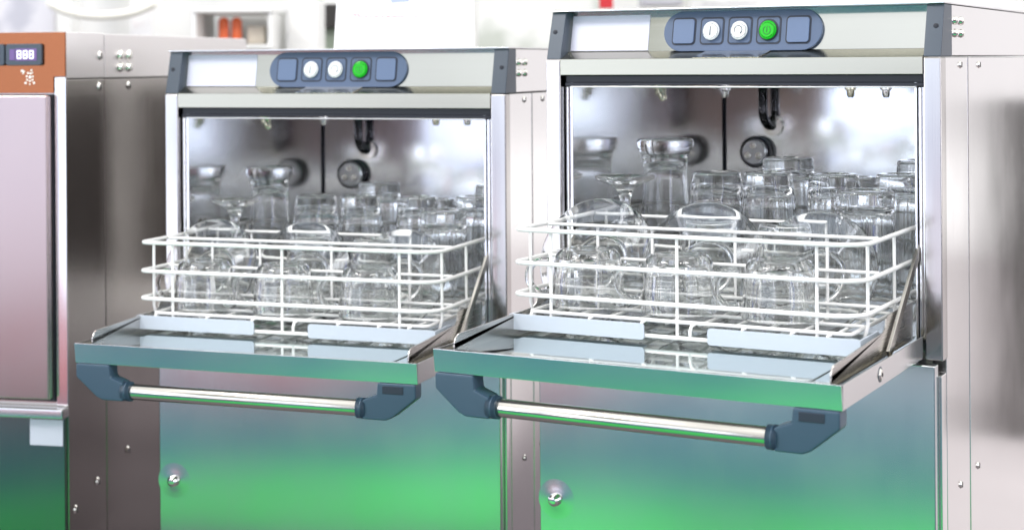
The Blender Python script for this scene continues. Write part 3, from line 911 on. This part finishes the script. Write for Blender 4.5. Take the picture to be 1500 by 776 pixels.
bg('poster', 'white poster with faint pink mottling behind the ice maker head', 'poster', 190, 222, -120, 66, 4.3, .02, M['bg_poster'])
# shelf unit with cans
sh = cam_box(MB(), 281, 288, 18, 90, 4.0, .25)
cam_box(sh, 392, 399, 18, 90, 4.0, .25); cam_box(sh, 281, 399, 12, 19, 3.99, .26); cam_box(sh, 281, 399, 66, 72, 3.99, .26); cam_box(sh, 281, 399, 12, 74, 4.27, .01)
tag(sh.build('wall_shelf', M['bg_white']), 'white box shelf behind the middle machine holding orange cans', 'shelf')
for k, px in enumerate((328, 347)):
    c = at(px, 65, 4.08)
    o = MB().lathe([(0, 0), (.012, 0), (.013, .003), (.013, .058), (.010, .064), (.006, .068), (0, .068)], 20).build('orange_can', M['bg_orange'])
    o.location = c
    tag(o, ['orange can on the white shelf, the one nearer the post', 'orange can on the white shelf, beside the beige box'][k], 'can', 'orange cans on the shelf')
bg('beige_carton', 'beige carton on the white shelf beside the orange cans', 'carton', 362, 388, 38, 65, 4.08, .05, M['bg_beige'])
bg('notice', 'small speckled notice pinned left of the white pillar', 'notice', 402, 421, 14, 110, 4.4, .015, speckle('speckled_notice', (.78, .78, .80), (.25, .25, .30), 26, .62), .002)
bg('pillar', 'plain white pillar behind the middle dishwasher', 'pillar', 424, 467, -200, 240, 4.1, .14, M['bg_white'])
bg('equipment_box', 'dark brown equipment box between the white pillar and the paper sign', 'box', 463, 505, 6, 41, 4.3, .15, M['bg_dark'])
bg('display_board', 'grey green board below the dark box behind the paper sign', 'board', 467, 505, 42, 100, 4.35, .03, M['bg_green'])
m = MB().box(-2.3, -.58, 1.25, 1.40, .16, .575, .006)  # added out of view to darken the reflection in the ice maker side
tag(m.build('reflected_slab', simple('dark_brown_slab', (.035, .028, .024), .5, bump=.05)), 'added unseen dark brown counter hidden in the gap behind the ice maker', 'slab')
m = MB().box(.52, .80, 1.80, 2.15, FLOOR + .001, .535, .004)  # added out of view for the dark shape mirrored in the side panel
tag(m.build('reflected_block', simple('near_black_block', (.030, .025, .022), .4, bump=.05)), 'added unseen near black cabinet mirrored in the right side of the nearer dishwasher', 'block')
# paper sign on the far machine
sg = empty('paper_sign')
tag(sg, 'white printed sign standing on top of the middle dishwasher', 'sign')
zs = 2.52
tl, tr_, bl, br = at(497, -60, zs), at(692, -60, zs), at(489, 76, zs), at(695, 73, zs)
back = CF * .004
MB().hull([bl, br, tr_, tl], [p + back for p in (bl, br, tr_, tl)], .0006).build('sheet', M['paper'], sg)
def row(mb, px0, px1, py, hgt):
    n = max(2, int((px1 - px0) / 6)); x = px0
    while x < px1:
        w = random.uniform(3, 10); e = min(px1, x + w)
        a = [at(x, py + hgt, zs), at(e, py + hgt, zs), at(e, py, zs), at(x, py, zs)]
        mb.hull([p - CF * .0012 for p in a], [p - CF * .0004 for p in a]); x = e + random.uniform(1, 2.5)
m = MB(); row(m, 508, 527, 20, 2.2); row(m, 519, 617, 22.5, 1.3); row(m, 519, 664, 24.8, 1.2); m.build('red_lines', M['bg_redink'], sg)
m = MB()
for yy, a, b in ((31, 519, 676), (34, 519, 640), (37, 521, 668), (40, 520, 600), (58, 540, 640), (61, 538, 626)):
    row(m, a, b, yy, 1.1)
m.build('grey_lines', M['bg_grey'], sg)
m = MB(); a = [at(573, 5, zs), at(600, 3, zs), at(596, -12, zs), at(570, -10, zs)]
m.hull([p - CF * .0012 for p in a], [p - CF * .0004 for p in a]); m.build('blue_drawing', M['bg_blue'], sg)
rt = MB().hull([at(560, 76, zs) + CF * .005, at(620, 76, zs) + CF * .005, at(605, 0, zs) + CF * .005, at(575, 0, zs) + CF * .005],
               [at(560, 76, zs) + CF * .06, at(620, 76, zs) + CF * .06, at(605, 0, zs) + CF * .007, at(575, 0, zs) + CF * .007])
rt.build('back_prop', M['bg_white'], sg)
bg('marbled_panel', 'pale marbled board leaning behind and between the two dishwashers', 'board', 700, 880, -160, 140, 4.2, .03, M['bg_marble'])
bg('red_flag', 'small red banner edge above the nearer dishwasher', 'banner', 878, 898, -60, 13, 4.0, .015, M['bg_red'], .003)
bg('grey_case', 'dark grey case edge beyond the top of the nearer dishwasher', 'case', 940, 1000, -40, 8, 4.2, .12, M['bg_grey'])
m = MB()
bd = cam_box(MB(), 1010, 1480, -160, 60, 4.4, .02).build('text_board', M['bg_white'])
tag(bd, 'white board with faint grey print beyond the nearer dishwasher', 'board')
for yy, a, b in ((2, 1030, 1110), (6, 1150, 1230), (3, 1260, 1400), (9, 1330, 1470), (16, 1420, 1476)):
    cam_box(MB(), a, b, yy, yy + 2.2, 4.395, .004, 0).build('print_line', M['bg_print'], bd)

# ------------------------------------------------------------------ light
w = bpy.data.worlds.new('World'); sc.world = w; w.use_nodes = True
nt = w.node_tree; N = nt.nodes; L = nt.links
bgn = N['Background']
tc = N.new('ShaderNodeTexCoord')
sep = N.new('ShaderNodeSeparateXYZ'); L.new(tc.outputs['Generated'], sep.inputs[0])
def math_(op, a, b=None, c=None, clamp=False):
    n = N.new('ShaderNodeMath'); n.operation = op; n.use_clamp = clamp
    for i, v in enumerate((a, b, c)):
        if v is None: continue
        if isinstance(v, (int, float)): n.inputs[i].default_value = v
        else: L.new(v, n.inputs[i])
    return n.outputs[0]
negy = math_('MULTIPLY', sep.outputs['Y'], -1)
az = math_('MULTIPLY', math_('ARCTAN2', sep.outputs['X'], negy), 180 / PI)     # 0 = in front of the machines, + to their right
el = math_('MULTIPLY', math_('ARCSINE', sep.outputs['Z']), 180 / PI)
def band(v, c, half, soft):
    d = math_('ABSOLUTE', math_('SUBTRACT', v, c))
    mr = N.new('ShaderNodeMapRange'); mr.interpolation_type = 'SMOOTHSTEP'
    L.new(d, mr.inputs['Value'])
    mr.inputs['From Min'].default_value = half - soft; mr.inputs['From Max'].default_value = half + soft
    mr.inputs['To Min'].default_value = 1; mr.inputs['To Max'].default_value = 0
    return mr.outputs['Result']
ramp = N.new('ShaderNodeValToRGB')
L.new(math_('MULTIPLY_ADD', el, 1 / 180, .5), ramp.inputs['Fac'])
cr = ramp.color_ramp
cr.elements[0].position = 0; cr.elements[0].color = (.35, .33, .33, 1)
cr.elements[1].position = 1; cr.elements[1].color = (1.25, 1.25, 1.23, 1)
for pos, c in ((.47, (.50, .46, .46, 1)), (.495, (.66, .64, .67, 1)), (.53, (.80, .79, .82, 1)), (.56, (.70, .70, .67, 1)), (.62, (.95, .95, .95, 1)), (.72, (1.2, 1.2, 1.2, 1))):
    e = cr.elements.new(pos); e.color = c
noise = N.new('ShaderNodeTexNoise'); noise.inputs['Scale'].default_value = 5.5; noise.inputs['Detail'].default_value = 3
mpn = N.new('ShaderNodeMapping'); mpn.inputs['Scale'].default_value = (1, 1, .55)
L.new(tc.outputs['Generated'], mpn.inputs['Vector']); L.new(mpn.outputs['Vector'], noise.inputs['Vector'])
mrn = N.new('ShaderNodeMapRange'); L.new(noise.outputs['Fac'], mrn.inputs['Value'])
mrn.inputs['From Min'].default_value = .35; mrn.inputs['From Max'].default_value = .62
mrn.inputs['To Min'].default_value = .80; mrn.inputs['To Max'].default_value = 1.45
cur = ramp.outputs['Color']
def mul(col, fac):
    n = N.new('ShaderNodeVectorMath'); n.operation = 'SCALE'
    L.new(col, n.inputs[0]); L.new(fac, n.inputs['Scale']); return n.outputs[0]
def over(col, c2, fac):
    n = N.new('ShaderNodeMix'); n.data_type = 'RGBA'
    L.new(fac, n.inputs['Factor']); L.new(col, n.inputs['A']); n.inputs['B'].default_value = (*c2, 1); return n.outputs['Result']
cur = mul(cur, mrn.outputs['Result'])
def blob(c2, az0, haz, saz, el0, hel, sel, amt=1.0):
    global cur
    f = math_('MULTIPLY', math_('MULTIPLY', band(az, az0, haz, saz), band(el, el0, hel, sel)), amt)
    cur = over(cur, c2, f)
# added light and colour patches: bright front left, photographer front right, bright behind right
blob((2.1, 2.35, 2.8), -24, 24, 6, -1, 13, 3, .92)
blob((.34, .34, .25), -30, 7, 4, 25, 10, 5, .9)
blob((1.05, 1.01, 1.02), 164, 18, 5, -2, 14, 4, .85)
blob((3.0, 3.15, 3.5), -24, 8.5, 2, -8, 4, 1.5, .95)  # bright band added to lift the light behind the glassware
blob((1.0, .30, .28), -12.3, 1.0, .5, -6.5, 4, 1.5, .85)  # red patch added for the reflection in the ice maker door
blob((.28, .40, 1.0), -17, 8, 3, -3.2, .9, .6, .85)
blob((.50, .52, .60), -13, 3, 2, -2.0, 4, 3, .5)
blob((1.7, 1.7, 1.75), 62, 26, 8, 4, 16, 6, .8)
blob((1.7, 1.7, 1.75), -68, 24, 8, 4, 16, 6, .8)
blob((.05, .040, .034), 27, 17, 3, -4, 13, 5, .97)
blob((.75, .42, .62), 29, 1.2, 1.0, 1, 6, 3, .85)
blob((.80, .50, .40), 17, .8, .8, -2, 5, 3, .7)
blob((.60, .45, .62), 24, .9, .8, 2.5, 3, 2, .7)
# added bright, blue and dark upright strips that put streaks into the glass
for az0, hw, el0, hel, c_ in ((-74, 1.6, 5, 16, (9, 9, 9)), (-52, 2.2, 4, 14, (8, 8.2, 8.6)), (-38, 1.0, 3, 12, (8, 8.2, 9)), (50, 1.6, 6, 14, (8, 8.2, 9)),
                              (58, 1.2, 4, 16, (8, 8, 8)), (76, 2.2, 4, 18, (8, 8, 8.4)), (-3, .8, 4, 9, (6, 6.2, 7)), (95, 2, 3, 14, (6, 6, 6)), (-95, 2, 3, 14, (6, 6, 6)),
                              (-64, 1.8, 2, 14, (.25, .55, 2.6)), (52, 1.6, 2, 14, (.25, .5, 2.4)), (66, 1.4, 0, 10, (.10, .16, .55)), (-45, 1.6, 0, 12, (.06, .07, .10)), (86, 3, 2, 14, (.07, .07, .08)), (-84, 3, 2, 14, (.07, .07, .08))):
    blob(c_, az0, hw, .35, el0, hel, 1.2, 1)
blob((1.5, 1.46, 1.46), 172, 16, 3, -4.5, 1.6, .8, .8)  # bright band added for the side panels to mirror
L.new(cur, bgn.inputs['Color'])
bgn.inputs['Strength'].default_value = 1.0

def area(name, loc, target, sx, sy, power, col=(1, 1, 1)):
    l = bpy.data.lights.new(name, 'AREA'); l.shape = 'RECTANGLE'; l.size = sx; l.size_y = sy; l.energy = power; l.color = col
    o = bpy.data.objects.new(name, l); COL.objects.link(o); o.location = loc
    o.rotation_euler = (Vector(target) - Vector(loc)).to_track_quat('-Z', 'Y').to_euler()
    return o
area('overhead_light', (-1.6, -2.2, 3.0), (0, -.6, 0), 1.6, .5, 75, (1, .98, .95))
area('overhead_light', (1.7, -1.6, 3.0), (0, -.3, .2), 1.4, .5, 55, (1, .98, .96))
area('overhead_light', (-1.2, 2.0, 3.2), (-1.2, 4.0, .8), 2.2, .6, 80, (1, .99, .97))  # added fill that whitens the back wall

def spot(name, loc, target, power, deg):
    l = bpy.data.lights.new(name, 'SPOT'); l.energy = power; l.spot_size = R(deg); l.spot_blend = .7; l.shadow_soft_size = .04; l.color = (1, .98, .95)
    o = bpy.data.objects.new(name, l); COL.objects.link(o); o.location = loc
    o.rotation_euler = (Vector(target) - Vector(loc)).to_track_quat('-Z', 'Y').to_euler()
spot('carpet_spot', (.15, -1.10, 3.0), (.15, -1.06, FLOOR), 260, 7)  # both spots added for bright carpet pools mirrored in the lower panels
spot('carpet_spot', (-.36, -.86, 3.0), (-.36, -.83, FLOOR), 260, 8)

# ------------------------------------------------------------------ render settings
sc.view_settings.view_transform = 'Standard'; sc.view_settings.look = 'None'
sc.view_settings.exposure = 0.08; sc.view_settings.gamma = 1.0
c = sc.cycles
c.use_denoising = True
try: c.denoiser = 'OPENIMAGEDENOISE'
except Exception: pass
c.max_bounces = 24; c.glossy_bounces = 10; c.transmission_bounces = 20; c.diffuse_bounces = 4; c.transparent_max_bounces = 12
c.caustics_refractive = True; c.caustics_reflective = True; c.blur_glossy = .6
c.sample_clamp_indirect = 6
